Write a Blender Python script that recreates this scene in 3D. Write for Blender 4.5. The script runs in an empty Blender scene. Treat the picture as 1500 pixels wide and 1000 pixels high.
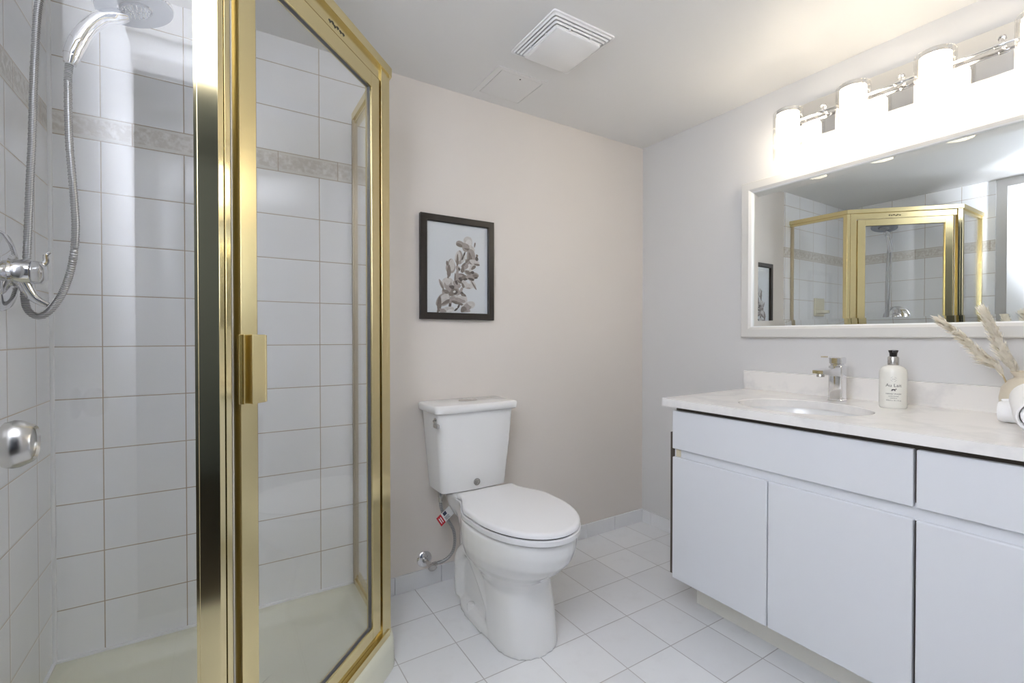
import bpy, bmesh, math, random
from mathutils import Vector, Matrix
random.seed(7)
PI = math.pi
S = bpy.context.scene
C = S.collection

# ------------------------------------------------------------------ room numbers
XL, XR, D, H = -0.423, 2.0585, 1.873, 2.13      # side walls, back wall, ceiling height
YF = -0.03                                       # room face of the wall with the doorway

# ------------------------------------------------------------------ camera
cam = bpy.data.cameras.new('camera'); cam_o = bpy.data.objects.new('camera', cam); C.objects.link(cam_o)
cam.sensor_fit = 'HORIZONTAL'; cam.sensor_width = 36.0
cam.lens = 36.0 * 684.4 / 1500.0
cam.clip_start = 0.02; cam.clip_end = 50
cam_o.location = (0, 0, 1.06)
cam_o.rotation_euler = (PI / 2 - 0.0105, 0, -0.5603)
S.camera = cam_o

# ------------------------------------------------------------------ world, lights, exposure
W = bpy.data.worlds.new('world'); S.world = W; W.use_nodes = True
W.node_tree.nodes['Background'].inputs[0].default_value = (0.75, 0.85, 1.0, 1)
W.node_tree.nodes['Background'].inputs[1].default_value = 0.4
LAMP_STRENGTH = 12.0                             # frosted tubes of the vanity light
LAMP_COLOR = (1.0, 0.90, 0.73, 1)
# the photographer's flash, held above the camera and turned to bounce off the white door and ceiling
fl = bpy.data.lights.new('camera_flash', 'AREA'); fl.shape = 'DISK'; fl.size = 0.12
fl.energy = 48.0; fl.color = (0.885, 0.91, 1.0); fl.spread = math.radians(150)
fl_o = bpy.data.objects.new('camera_flash', fl); C.objects.link(fl_o)
fl_o.location = (0.42, 0.35, 1.56); fl_o.rotation_euler = (Vector((-.15, .02, 1.80)) - fl_o.location).to_track_quat('-Z', 'Y').to_euler()
S.view_settings.view_transform = 'Standard'; S.view_settings.look = 'None'
S.view_settings.gamma = 1.0; S.view_settings.use_curve_mapping = False
S.view_settings.exposure = 0.18
S.cycles.diffuse_bounces = 8; S.cycles.glossy_bounces = 8; S.cycles.max_bounces = 16
S.cycles.transparent_max_bounces = 24; S.cycles.sample_clamp_indirect = 60.0

# ------------------------------------------------------------------ node helpers
def new_mat(name):
    m = bpy.data.materials.new(name); m.use_nodes = True
    nt = m.node_tree; return m, nt, nt.nodes['Principled BSDF']
def nd(nt, t, **kw):
    n = nt.nodes.new(t)
    for k, v in kw.items(): setattr(n, k, v)
    return n
def mth(nt, op, a, b=None, c=None, clamp=False):
    n = nd(nt, 'ShaderNodeMath', operation=op); n.use_clamp = clamp
    for i, v in enumerate((a, b, c)):
        if v is None: continue
        if isinstance(v, (int, float)): n.inputs[i].default_value = v
        else: nt.links.new(v, n.inputs[i])
    return n.outputs[0]
def mixc(nt, f, a, b):
    n = nd(nt, 'ShaderNodeMix', data_type='RGBA')
    for i, v in ((0, f), (6, a), (7, b)):
        if isinstance(v, (int, float)): n.inputs[i].default_value = v
        elif isinstance(v, tuple): n.inputs[i].default_value = v if len(v) == 4 else (*v, 1)
        else: nt.links.new(v, n.inputs[i])
    return n.outputs[2]
def obj_xyz(nt):
    tc = nd(nt, 'ShaderNodeTexCoord'); s = nd(nt, 'ShaderNodeSeparateXYZ')
    nt.links.new(tc.outputs['Object'], s.inputs[0]); return tc.outputs['Object'], s.outputs
def noise(nt, vec, scale, detail=2.0, rough=0.5):
    n = nd(nt, 'ShaderNodeTexNoise'); n.inputs['Scale'].default_value = scale
    n.inputs['Detail'].default_value = detail; n.inputs['Roughness'].default_value = rough
    nt.links.new(vec, n.inputs['Vector']); return n.outputs[0]
def bump(nt, b, h, strength, dist):
    n = nd(nt, 'ShaderNodeBump'); n.inputs['Strength'].default_value = strength; n.inputs['Distance'].default_value = dist
    nt.links.new(h, n.inputs['Height']); nt.links.new(n.outputs[0], b.inputs['Normal'])
def line_dist(nt, c, off, pitch):                # distance to the nearest grid line of one axis
    u = mth(nt, 'DIVIDE', mth(nt, 'SUBTRACT', c, off), pitch)
    return mth(nt, 'MULTIPLY', mth(nt, 'ABSOLUTE', mth(nt, 'SUBTRACT', u, mth(nt, 'ROUND', u))), pitch)
def band(nt, d, w, soft):                        # 1 on a line of half width w
    n = nd(nt, 'ShaderNodeMapRange'); n.inputs[1].default_value = w; n.inputs[2].default_value = w + soft
    n.inputs[3].default_value = 1; n.inputs[4].default_value = 0; nt.links.new(d, n.inputs[0]); return n.outputs[0]
def cell(nt, c, off, pitch):
    return mth(nt, 'FLOOR', mth(nt, 'DIVIDE', mth(nt, 'SUBTRACT', c, off), pitch))

def pmat(name, color, rough=0.5, metal=0.0, spec=0.5, coat=0.0, var=0.03, vscale=6.0, bmp=0.0, bscale=200.0):
    m, nt, b = new_mat(name)
    vec, _ = obj_xyz(nt)
    f = noise(nt, vec, vscale, 3)
    lo = tuple(max(0, c * (1 - var)) for c in color[:3]); hi = tuple(min(1, c * (1 + var)) for c in color[:3])
    nt.links.new(mixc(nt, f, lo, hi), b.inputs['Base Color'])
    b.inputs['Roughness'].default_value = rough; b.inputs['Metallic'].default_value = metal
    b.inputs['Specular IOR Level'].default_value = spec; b.inputs['Coat Weight'].default_value = coat
    b.inputs['Coat Roughness'].default_value = 0.05
    if bmp: bump(nt, b, noise(nt, vec, bscale, 2), bmp, 0.001)
    return m

def wall_tile(name, axis, off_u, pitch_u, off_b):
    m, nt, b = new_mat(name); vec, xyz = obj_xyz(nt)
    u, z = xyz[axis], xyz[2]
    Z1, Z2 = 1.6516, 1.7225
    low = line_dist(nt, z, 0.0966, 0.1555); high = line_dist(nt, z, Z2, 0.1555)
    is_hi = mth(nt, 'GREATER_THAN', z, Z2 - 0.02); is_lo = mth(nt, 'LESS_THAN', z, Z1 + 0.02)
    dz = mth(nt, 'ADD', mth(nt, 'MULTIPLY', is_hi, high), mth(nt, 'MULTIPLY', is_lo, low))
    inb = mth(nt, 'MULTIPLY', mth(nt, 'GREATER_THAN', z, Z1), mth(nt, 'LESS_THAN', z, Z2))
    mid = mth(nt, 'MULTIPLY', mth(nt, 'SUBTRACT', 1.0, mth(nt, 'MAXIMUM', is_hi, is_lo)), 1.0)
    dz = mth(nt, 'ADD', dz, mid)
    du = mth(nt, 'ADD', mth(nt, 'MULTIPLY', inb, line_dist(nt, u, off_b, 0.204)),
             mth(nt, 'MULTIPLY', mth(nt, 'SUBTRACT', 1.0, inb), line_dist(nt, u, off_u, pitch_u)))
    d = mth(nt, 'MINIMUM', du, dz)
    g = band(nt, d, 0.0010, 0.0006)
    # tile colour, a little different tile to tile
    wn = nd(nt, 'ShaderNodeTexWhiteNoise', noise_dimensions='2D'); cb = nd(nt, 'ShaderNodeCombineXYZ')
    nt.links.new(cell(nt, u, off_u, pitch_u), cb.inputs[0]); nt.links.new(cell(nt, z, 0.0966, 0.1555), cb.inputs[1])
    nt.links.new(cb.outputs[0], wn.inputs['Vector'])
    tile = mixc(nt, wn.outputs[0], (0.86, 0.873, 0.90), (0.88, 0.893, 0.915))
    # embossed leaf border
    n1 = noise(nt, vec, 55, 4, 0.6); rel = mth(nt, 'MULTIPLY', mth(nt, 'SUBTRACT', n1, 0.42), 4.0, clamp=True)
    inner = mth(nt, 'MULTIPLY', mth(nt, 'GREATER_THAN', z, Z1 + .011), mth(nt, 'LESS_THAN', z, Z2 - .009))
    edge = mixc(nt, inner, (0.74, 0.73, 0.70), mixc(nt, rel, (0.64, 0.61, 0.57), (0.82, 0.81, 0.79)))
    col = mixc(nt, inb, tile, edge)
    gn = noise(nt, vec, 9, 2)
    grout = mixc(nt, gn, (0.36, 0.28, 0.21), (0.52, 0.45, 0.37))
    nt.links.new(mixc(nt, g, col, grout), b.inputs['Base Color'])
    nt.links.new(mth(nt, 'ADD', mth(nt, 'MULTIPLY', g, 0.5), 0.12), b.inputs['Roughness'])
    hgt = mth(nt, 'ADD', mth(nt, 'MULTIPLY', band(nt, d, 0.0012, 0.004), -1.0),
              mth(nt, 'ADD', mth(nt, 'MULTIPLY', noise(nt, vec, 14, 1), 0.9), mth(nt, 'MULTIPLY', mth(nt, 'MULTIPLY', inner, rel), 1.2)))
    bump(nt, b, hgt, 0.35, 0.0012)
    return m

def floor_tile(name):
    m, nt, b = new_mat(name); vec, xyz = obj_xyz(nt)
    d = mth(nt, 'MINIMUM', line_dist(nt, xyz[0], 0.690, 0.2055), line_dist(nt, xyz[1], 1.668, 0.2030))
    g = band(nt, d, 0.0013, 0.0009)
    wn = nd(nt, 'ShaderNodeTexWhiteNoise', noise_dimensions='2D'); cb = nd(nt, 'ShaderNodeCombineXYZ')
    nt.links.new(cell(nt, xyz[0], 0.690, 0.2055), cb.inputs[0]); nt.links.new(cell(nt, xyz[1], 1.668, 0.2030), cb.inputs[1])
    nt.links.new(cb.outputs[0], wn.inputs['Vector'])
    tile = mixc(nt, wn.outputs[0], (0.74, 0.75, 0.765), (0.80, 0.81, 0.82))
    tile = mixc(nt, mth(nt, 'MULTIPLY', mth(nt, 'SUBTRACT', noise(nt, vec, 13, 4, .65), .52), 2.2, clamp=True), tile, (0.70, 0.70, 0.71))
    nt.links.new(mixc(nt, g, tile, mixc(nt, noise(nt, vec, 5, 2), (0.30, 0.30, 0.31), (0.55, 0.53, 0.52))), b.inputs['Base Color'])
    nt.links.new(mth(nt, 'ADD', mth(nt, 'MULTIPLY', g, 0.5), 0.26), b.inputs['Roughness'])
    bump(nt, b, mth(nt, 'MULTIPLY', band(nt, d, 0.0012, 0.003), -1.0), 0.3, 0.001)
    return m

def glass_pane_mat(name, tint, ior=1.5):
    m, nt, b = new_mat(name); nt.nodes.remove(b)
    out = nt.nodes['Material Output']
    geo = nd(nt, 'ShaderNodeNewGeometry'); fr = nd(nt, 'ShaderNodeFresnel')
    nt.links.new(mth(nt, 'ADD', mth(nt, 'MULTIPLY', geo.outputs['Backfacing'], 1 / ior - ior), ior), fr.inputs['IOR'])
    tr = nd(nt, 'ShaderNodeBsdfTransparent'); tr.inputs[0].default_value = (*tint, 1)
    gl = nd(nt, 'ShaderNodeBsdfGlossy'); gl.inputs['Roughness'].default_value = 0.0
    mx = nd(nt, 'ShaderNodeMixShader')
    nt.links.new(fr.outputs[0], mx.inputs[0]); nt.links.new(tr.outputs[0], mx.inputs[1]); nt.links.new(gl.outputs[0], mx.inputs[2])
    nt.links.new(mx.outputs[0], out.inputs['Surface'])
    return m

def marble(name):
    m, nt, b = new_mat(name); vec, xyz = obj_xyz(nt)
    n = noise(nt, vec, 2.2, 6, 0.62); wv = mth(nt, 'ABSOLUTE', mth(nt, 'SUBTRACT', n, 0.5))
    v = band(nt, wv, 0.004, 0.05)
    v = mth(nt, 'MULTIPLY', v, noise(nt, vec, 5, 3))
    col = mixc(nt, mth(nt, 'MULTIPLY', v, 0.55), (0.80, 0.78, 0.755), (0.56, 0.555, 0.56))
    nt.links.new(col, b.inputs['Base Color']); b.inputs['Roughness'].default_value = 0.16
    return m

def lamp_mat(name):
    m, nt, b = new_mat(name); vec, xyz = obj_xyz(nt)
    b.inputs['Base Color'].default_value = (0.9, 0.88, 0.85, 1)
    b.inputs['Emission Color'].default_value = LAMP_COLOR
    b.inputs['Emission Strength'].default_value = LAMP_STRENGTH
    return m

def braid(name):
    m, nt, b = new_mat(name); vec, xyz = obj_xyz(nt)
    w = nd(nt, 'ShaderNodeTexWave', wave_type='BANDS', bands_direction='Z'); w.inputs['Scale'].default_value = 75
    nt.links.new(vec, w.inputs['Vector'])
    nt.links.new(mixc(nt, w.outputs[1], (0.22, 0.22, 0.23), (0.62, 0.62, 0.62)), b.inputs['Base Color'])
    b.inputs['Metallic'].default_value = 0.85; b.inputs['Roughness'].default_value = 0.35
    return m

def plume_mat(name, col):
    m, nt, b = new_mat(name); vec, _ = obj_xyz(nt); nt.nodes.remove(b)
    c = mixc(nt, noise(nt, vec, 80, 2), tuple(v * .92 for v in col), col)
    d = nd(nt, 'ShaderNodeBsdfDiffuse'); t = nd(nt, 'ShaderNodeBsdfTranslucent'); mx = nd(nt, 'ShaderNodeMixShader'); mx.inputs[0].default_value = .5
    nt.links.new(c, d.inputs[0]); nt.links.new(c, t.inputs[0]); nt.links.new(d.outputs[0], mx.inputs[1]); nt.links.new(t.outputs[0], mx.inputs[2])
    nt.links.new(mx.outputs[0], nt.nodes['Material Output'].inputs['Surface']); return m

M = dict(
    paint=pmat('wall_paint', (0.66, 0.655, 0.65), 0.55, var=0.012, vscale=2.0, bmp=0.08, bscale=90), paint_b=pmat('lamp_warmed_paint', (0.685, 0.64, 0.595), 0.55, var=0.012, vscale=2.0, bmp=0.08, bscale=90),  # paint_b: same wall paint, warmth of the lamp light put into its colour
    ceil=pmat('ceiling_paint', (0.74, 0.735, 0.725), 0.5, var=0.012, vscale=2.0, bmp=0.10, bscale=70),
    hall=pmat('hall_paint', (0.13, 0.16, 0.20), 0.7), hallfloor=pmat('hall_floor', (0.06, 0.048, 0.04), 0.4),
    trim=pmat('white_gloss', (0.82, 0.83, 0.84), 0.3), door=pmat('door_white', (0.82, 0.84, 0.86), 0.35),
    tile_b=wall_tile('shower_tile_back', 0, 0.114, 0.207, 0.183), tile_l=wall_tile('shower_tile_side', 1, 1.743, 0.204, 1.80),
    floor=floor_tile('floor_tile'), caulk=pmat('caulk', (0.86, 0.87, 0.89), 0.4),
    skirt=pmat('skirting_tile', (0.74, 0.745, 0.755), 0.2, var=.04, vscale=14),
    brass=pmat('polished_brass', (0.79, 0.68, 0.40), 0.10, 1.0, var=.02), brass_m=pmat('satin_brass', (0.78, 0.665, 0.37), 0.24, 1.0, var=.02),
    dull=pmat('dull_brass', (0.56, 0.49, 0.37), 0.36, 1.0), dark=pmat('dark_gap', (0.03, 0.028, 0.02), 0.6), vinyl=pmat('vinyl_strip', (0.62, 0.60, 0.55), 0.25),
    glass=glass_pane_mat('clear_glass', (0.991, 0.993, 0.994)), shade=glass_pane_mat('shade_glass', (0.98, 0.975, 0.965)),
    pan=pmat('shower_pan', (0.74, 0.74, 0.61), 0.22), china=pmat('white_china', (0.76, 0.76, 0.755), 0.10, coat=.3, var=.006),
    seat=pmat('seat_plastic', (0.74, 0.74, 0.75), 0.22, var=.006), dishm=pmat('cream_china', (0.80, 0.76, 0.60), 0.15),
    chrome=pmat('chrome', (0.82, 0.82, 0.84), 0.06, 1.0, var=.01), nickel=pmat('brushed_nickel', (0.56, 0.55, 0.53), 0.26, 1.0),
    plate=pmat('chrome_plate', (0.80, 0.79, 0.78), 0.04, 1.0, var=.01),
    spray=pmat('spray_face', (0.25, 0.28, 0.34), 0.35), nozzle=pmat('spray_nozzle', (0.75, 0.76, 0.78), 0.4),
    braid=braid('braided_steel'), lac=pmat('white_lacquer', (0.69, 0.705, 0.735), 0.22, var=.008),
    lac_in=pmat('cabinet_inside', (0.62, 0.56, 0.42), 0.6), raw_shade=pmat('raw_board_gap_shade', (0.085, 0.07, 0.055), 0.8), marble=marble('marble_quartz'),
    plast=pmat('white_plastic', (0.84, 0.84, 0.84), 0.35), black=pmat('black_plastic', (0.015, 0.014, 0.013), 0.3),
    frame=pmat('dark_wood_frame', (0.014, 0.010, 0.008), 0.35, var=.3, vscale=60), paper=pmat('print_paper', (0.60, 0.63, 0.66), 0.5),
    mirror=pmat('mirror_silver', (0.86, 0.89, 0.88), 0.0, 1.0, var=.0), mframe=pmat('mirror_frame_white', (0.66, 0.65, 0.625), 0.3),
    lamp=lamp_mat('frosted_tube'), bottle=pmat('bottle_ivory', (0.78, 0.77, 0.71), 0.18), ink=pmat('label_ink', (0.03, 0.03, 0.03), 0.5),
    towel=pmat('white_terry', (0.86, 0.86, 0.86), 0.9, bmp=.6, bscale=420), vase=pmat('beige_ceramic', (0.68, 0.61, 0.49), 0.55, var=.05, vscale=30),
    plume=plume_mat('pampas_cream', (0.98, 0.955, 0.89)), stem=pmat('pampas_stem', (0.55, 0.45, 0.28), 0.8),
    red=pmat('tag_red', (0.50, 0.02, 0.03), 0.4), tag=pmat('tag_white', (0.80, 0.80, 0.80), 0.4), navy=pmat('tag_print', (0.06, 0.07, 0.12), 0.5),
    shadow_in=pmat('recess_shade', (0.05, 0.05, 0.05), 0.8),
)

# ------------------------------------------------------------------ mesh helpers
WLOC = {}                                         # world position of every thing's origin
class MB:
    def __init__(self): self.bm = bmesh.new(); self.hard = False
    def _take(self, t, mi=0, mat=None):
        if mat is not None: bmesh.ops.transform(t, matrix=mat, verts=t.verts)
        bmesh.ops.recalc_face_normals(t, faces=t.faces)
        for f in t.faces: f.material_index = mi
        me = bpy.data.meshes.new('tmp'); t.to_mesh(me); t.free(); self.bm.from_mesh(me); bpy.data.meshes.remove(me)
        return self
    def box(self, x0, x1, y0, y1, z0, z1, bev=0.0, mi=0, seg=2, mat=None):
        t = bmesh.new(); bmesh.ops.create_cube(t, size=1.0)
        for v in t.verts: v.co = ((x0 + x1) / 2 + v.co.x * (x1 - x0), (y0 + y1) / 2 + v.co.y * (y1 - y0), (z0 + z1) / 2 + v.co.z * (z1 - z0))
        if bev: bmesh.ops.bevel(t, geom=list(t.edges), offset=bev, segments=seg, profile=0.5, affect='EDGES'); self.hard = True
        return self._take(t, mi, mat)
    def prism(self, pts, z0, z1, bev=0.0, mi=0, mat=None, seg=2):
        t = bmesh.new(); a = [t.verts.new((p[0], p[1], z0)) for p in pts]; b = [t.verts.new((p[0], p[1], z1)) for p in pts]
        t.faces.new(a[::-1]); t.faces.new(b); n = len(pts)
        for i in range(n): t.faces.new((a[i], a[(i + 1) % n], b[(i + 1) % n], b[i]))
        if bev: bmesh.ops.bevel(t, geom=list(t.edges), offset=bev, segments=seg, profile=0.5, affect='EDGES'); self.hard = True
        return self._take(t, mi, mat)
    def loft(self, rings, cap0=True, cap1=True, mi=0, mat=None, closed=True):
        t = bmesh.new(); R = [[t.verts.new(p) for p in r] for r in rings]; n = len(R[0])
        for a, b in zip(R, R[1:]):
            for i in range(n if closed else n - 1): t.faces.new((a[i], a[(i + 1) % n], b[(i + 1) % n], b[i]))
        if cap0: t.faces.new(R[0][::-1])
        if cap1: t.faces.new(R[-1])
        return self._take(t, mi, mat)
    def lathe(self, prof, seg=32, mi=0, mat=None, cap0=True, cap1=True):
        return self.loft([[(r * math.cos(2 * PI * i / seg), r * math.sin(2 * PI * i / seg), z) for i in range(seg)] for r, z in prof], cap0, cap1, mi, mat)
    def tube(self, pts, r, seg=10, mi=0, sm=6, radii=None):
        P = spline(pts, sm) if sm > 1 else [Vector(p) for p in pts]
        rings = []; up = Vector((0.3, 0.5, 0.81)); n = len(P)
        for i, p in enumerate(P):
            t = (P[min(i + 1, n - 1)] - P[max(i - 1, 0)]).normalized()
            u = up - t * up.dot(t)
            if u.length < 1e-4: u = t.orthogonal()
            u.normalize(); w = t.cross(u); up = u
            rr = r if radii is None else radii(i / (n - 1))
            rings.append([p + (u * math.cos(2 * PI * k / seg) + w * math.sin(2 * PI * k / seg)) * rr for k in range(seg)])
        return self.loft(rings, mi=mi)
    def build(self, name, mats, parent=None, angle=35, smooth=True):
        if not isinstance(mats, (list, tuple)): mats = [mats]
        me = bpy.data.meshes.new(name)
        off = WLOC.get(parent.name, Vector()) if parent else Vector()
        if off.length: bmesh.ops.translate(self.bm, verts=self.bm.verts, vec=-off)
        self.bm.to_mesh(me); self.bm.free()
        for m in mats: me.materials.append(m)
        if smooth:
            me.polygons.foreach_set('use_smooth', [True] * len(me.polygons)); me.set_sharp_from_angle(angle=math.radians(angle))
        o = bpy.data.objects.new(name, me); C.objects.link(o)
        if self.hard and smooth:
            w = o.modifiers.new('normals', 'WEIGHTED_NORMAL'); w.weight = 100; w.keep_sharp = True
        if parent: o.parent = parent; WLOC[o.name] = off
        return o
def spline(pts, k):
    P = [Vector(p) for p in pts]; out = []; n = len(P)
    for i in range(n - 1):
        a, b, c, d = P[max(i - 1, 0)], P[i], P[i + 1], P[min(i + 2, n - 1)]
        for j in range(k):
            t = j / k
            out.append(0.5 * ((2 * b) + (c - a) * t + (2 * a - 5 * b + 4 * c - d) * t * t + (3 * b - a - 3 * c + d) * t ** 3))
    return out + [P[-1]]
def thing(name, loc, label, cat, group=None):
    o = bpy.data.objects.new(name, None); C.objects.link(o); o.location = loc; o.empty_display_size = 0.05
    WLOC[o.name] = Vector(loc); o['label'] = label; o['category'] = cat
    if group: o['group'] = group
    return o
def tag(o, label, cat, group=None):
    o['label'] = label; o['category'] = cat
    if group: o['group'] = group
    return o
def struct(o, label, cat='wall'):
    o['kind'] = 'structure'; o['label'] = label; o['category'] = cat; return o
def rotz(loc, a): return Matrix.Translation(loc) @ Matrix.Rotation(a, 4, 'Z')
def along(a, b):                                  # matrix taking +Z onto a->b, starting at a
    a, b = Vector(a), Vector(b); return Matrix.Translation(a) @ (b - a).to_track_quat('Z', 'Y').to_matrix().to_4x4()
def rrect(x0, x1, y0, y1, r, n=5):
    out = []
    for cx, cy, s in ((x1 - r, y1 - r, 0), (x0 + r, y1 - r, PI / 2), (x0 + r, y0 + r, PI), (x1 - r, y0 + r, 1.5 * PI)):
        for i in range(n + 1): a = s + PI / 2 * i / n; out.append((cx + r * math.cos(a), cy + r * math.sin(a)))
    return out

# ------------------------------------------------------------------ the room shell
struct(MB().box(XL - .1, XR + .1, YF - .12, D + .1, -.08, 0).build('floor', M['floor'], smooth=False), 'white square floor tiles with thin grey grout', 'floor')
struct(MB().box(XL - .1, XR + .1, YF - .12, D + .1, H, H + .08).build('ceiling', M['ceil'], smooth=False), 'smooth white painted ceiling', 'ceiling')
b = MB(); b.box(XL - .1, XR + .1, D, D + .1, 0, H); b.box(XL, .535, D - .007, D + .01, .0, H, mi=1)
struct(b.build('wall_back', [M['paint_b'], M['tile_b']], smooth=False), 'back wall with lamp warmth in its white paint, white tiled inside the shower', 'wall')
b = MB(); b.box(XL - .1, XL - .0, YF - .12, D, 0, H); b.box(XL - .01, XL + .007, .957, D - .007, 0, H, mi=1)
struct(b.build('wall_left', [M['paint'], M['tile_l']], smooth=False), 'white tiled wall carrying the shower valve', 'wall')
struct(MB().box(XR, XR + .1, YF - .12, D, 0, H).build('wall_right', M['paint'], smooth=False), 'pale grey painted wall behind the vanity', 'wall')
b = MB(); b.box(XL, -.262, YF - .12, YF, 0, H); b.box(.60, XR, YF - .12, YF, 0, H); b.box(-.262, .60, YF - .12, YF, 2.05, H)
struct(b.build('wall_front', M['paint'], smooth=False), 'painted wall around the doorway', 'wall')
b = MB()
for x0, x1, z0, z1 in ((.60, .665, 0, 2.10), (-.327, .665, 2.05, 2.115), (-.327, -.262, 0, 2.05)):
    b.box(x0, x1, YF, YF + .012, z0, z1, .003); b.box(x0 + .012, x1 - .012, YF + .010, YF + .018, z0 + (.012 if z0 else 0), z1 - .012, .003)
struct(b.build('trim_1', M['trim']), 'white moulded casing around the doorway', 'trim')
# dim hallway behind the camera
b = MB(); b.box(-1.3, 1.7, -2.2, YF - .12, -.08, -.005, mi=1); b.box(-1.3, 1.7, -2.2, YF - .12, 2.4, 2.48)
b.box(-1.38, -1.3, -2.2, YF - .12, -.08, 2.48); b.box(1.7, 1.78, -2.2, YF - .12, -.08, 2.48); b.box(-1.38, 1.78, -2.28, -2.2, -.08, 2.48)
b.box(-1.38, XL - .1, YF - .12, YF - .06, -.08, 2.48); b.box(XL - .1, XR, YF - .12, YF - .06, H + .08, 2.48)
struct(b.build('wall_hallway', [M['hall'], M['hallfloor']], smooth=False), 'dim hallway beyond the doorway', 'wall')
# skirting tiles
b = MB(); x = XR - .0; step = .2055
xs = [.535, .605, .8105, 1.016, 1.2215, 1.427, 1.6325, 1.838, XR]
for a, c in zip(xs, xs[1:]): b.box(a + .0008, c - .0008, D - .008, D + .002, 0, .072, .0015)
struct(b.build('baseboard_back', M['skirt']), 'white tile skirting along the back wall', 'baseboard')
b = MB(); ys = [D - .008, D - .075, D - .28, 1.19]
for a, c in zip(ys, ys[1:]): b.box(XR - .008, XR + .002, c + .0008, a - .0008, 0, .072, .0015)
struct(b.build('baseboard_right', M['skirt']), 'white tile skirting beside the vanity', 'baseboard')
# caulk beads in the shower corner
b = MB(); b.box(XL + .004, XL + .016, D - .016, D - .004, .10, H, .004); b.box(XL + .005, .47, D - .014, D - .005, .0995, .108, .002)
b.box(XL + .005, XL + .014, .98, D - .006, .0995, .108, .002)
struct(b.build('trim_2', M['caulk']), 'white caulk beads in the shower corner', 'trim')

# open door beside the camera
door = MB().box(-.280, -.245, .045, .868, .012, 2.035, .0015).build('door_1', M['door']); struct(door, 'open white door with a satin nickel knob', 'door')
KY, KZ = .815, .927
mx = Matrix.Translation((-.245, KY, KZ)) @ Matrix.Rotation(PI / 2, 4, 'Y')
b = MB(); b.lathe([(.031, 0), (.031, .004), (.027, .007), (.012, .008), (.0115, .012), (.015, .014), (.0275, .022), (.0295, .030), (.0285, .037), (.0230, .0475), (.0210, .0490), (.0195, .0465), (.019, .0460)], 40, mat=mx)
kn = b.build('door_knob', M['nickel'], door, angle=28); kn['label'] = 'satin nickel door knob'

# ------------------------------------------------------------------ shower
A, B = Vector((.001, 1.02)), Vector((.468, 1.487)); dg = Vector((.70711, .70711)); inn = Vector((-.70711, .70711))
def dpt(s, k=0.0): p = A + dg * s + inn * k; return (p.x, p.y)     # point along the diagonal front, k metres inside it
def dbox(mb, s0, s1, k0, k1, z0, z1, bev=0, mi=0): mb.prism([dpt(s0, k0), dpt(s1, k0), dpt(s1, k1), dpt(s0, k1)], z0, z1, bev, mi)
ZT, ZB = 1.920, .100
# receptor
def fillet(P, r, n=6):
    out = []; m = len(P)
    for i in range(m):
        p, a, c = Vector(P[i]), Vector(P[i - 1]), Vector(P[(i + 1) % m]); rr = r[i]
        u, w = (a - p).normalized(), (c - p).normalized()
        for k in range(n):
            t = k / (n - 1); q0, q2 = p + u * rr, p + w * rr
            out.append(tuple(q0 * (1 - t) ** 2 + p * 2 * t * (1 - t) + q2 * t * t))
    return out
def pan_outline(o, w, r):
    # o: offset outside the three open sides, w: offset inside the two walls
    a = .70711; c = (A - inn * 0).copy()
    x1 = .468 + o; y0 = 1.02 - o; k = (A.x - A.y) + o * 1.41421           # diagonal x - y = k
    P = [(XL + w, D - w), (XL + w, y0), (k + y0, y0), (x1, x1 - k), (x1, D - w)]
    return fillet(P, [r[0], r[1], r[2], r[2], r[1]])
rings = []
for o, w, z, r in ((.020, .008, 0, (.003, .003, .05)), (.018, .008, .07, (.003, .003, .05)), (.013, .008, .092, (.003, .003, .05)), (.004, .008, .100, (.003, .003, .045)),
                   (-.055, .035, .100, (.05, .05, .07)), (-.066, .043, .096, (.06, .05, .07)), (-.085, .062, .062, (.07, .06, .07)), (-.105, .085, .046, (.09, .07, .08)), (-.30, .30, .040, (.05, .03, .03))):
    rings.append([(x, y, z) for x, y in pan_outline(o, w, r)])
sb = thing('shower_pan', (.0, 1.45, 0), 'cream neo-angle shower base on the floor under the brass framed enclosure', 'shower tray')
MB().loft(rings).build('tray', M['pan'], sb, angle=50)
MB().lathe([(.035, .0), (.045, .001), (.045, .003), (.03, .004)], 28, mat=Matrix.Translation((.02, 1.50, .0395))).build('drain', M['chrome'], sb)

se = thing('shower_enclosure', (.2, 1.25, .10), 'neo-angle shower enclosure of clear glass in polished brass frames', 'shower')
# header: a cap over a lower face, on the three sides
b = MB()
b.prism([(XL + .0085, 1.012), (A.x + .003, 1.012), (A.x - .012, 1.05), (XL + .0085, 1.05)], ZT - .028, ZT, .002)
b.prism([(A.x + .003, 1.012), (B.x + .008, B.y - .003), (B.x - .030, B.y + .012), (A.x - .012, 1.05)], ZT - .028, ZT, .002)
b.prism([(B.x + .008, B.y - .003), (B.x + .008, D - .0085), (B.x - .030, D - .0085), (B.x - .030, B.y + .012)], ZT - .028, ZT, .002)
b.box(XL + .0085, -.03, 1.022, 1.043, ZT - .042, ZT - .028); dbox(b, .03, .63, .004, .022, ZT - .066, ZT - .028)
b.box(.445, .466, 1.50, D - .0085, ZT - .042, ZT - .028)
hd = b.build('header', M['brass_m'], se)
b = MB()
for i, (s0, dz) in enumerate(((.345, 0), (.357, .003), (.366, -.001), (.379, .003), (.392, .001), (.405, .002))):
    dbox(b, s0, s0 + .010, .0032, .0041, ZT - .052 + dz, ZT - .048 + dz); dbox(b, s0 + .004, s0 + .0065, .0032, .0041, ZT - .055 + dz, ZT - .047 + dz)
b.build('maker_mark', M['dark'], hd)
b = MB()
b.box(XL + .0085, -.03, 1.018, 1.046, ZB, ZB + .030, .002)
dbox(b, .02, .645, -.006, .010, ZB, ZB + .022, .002); dbox(b, .02, .645, .010, .030, ZB, ZB + .040, .002)
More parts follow.
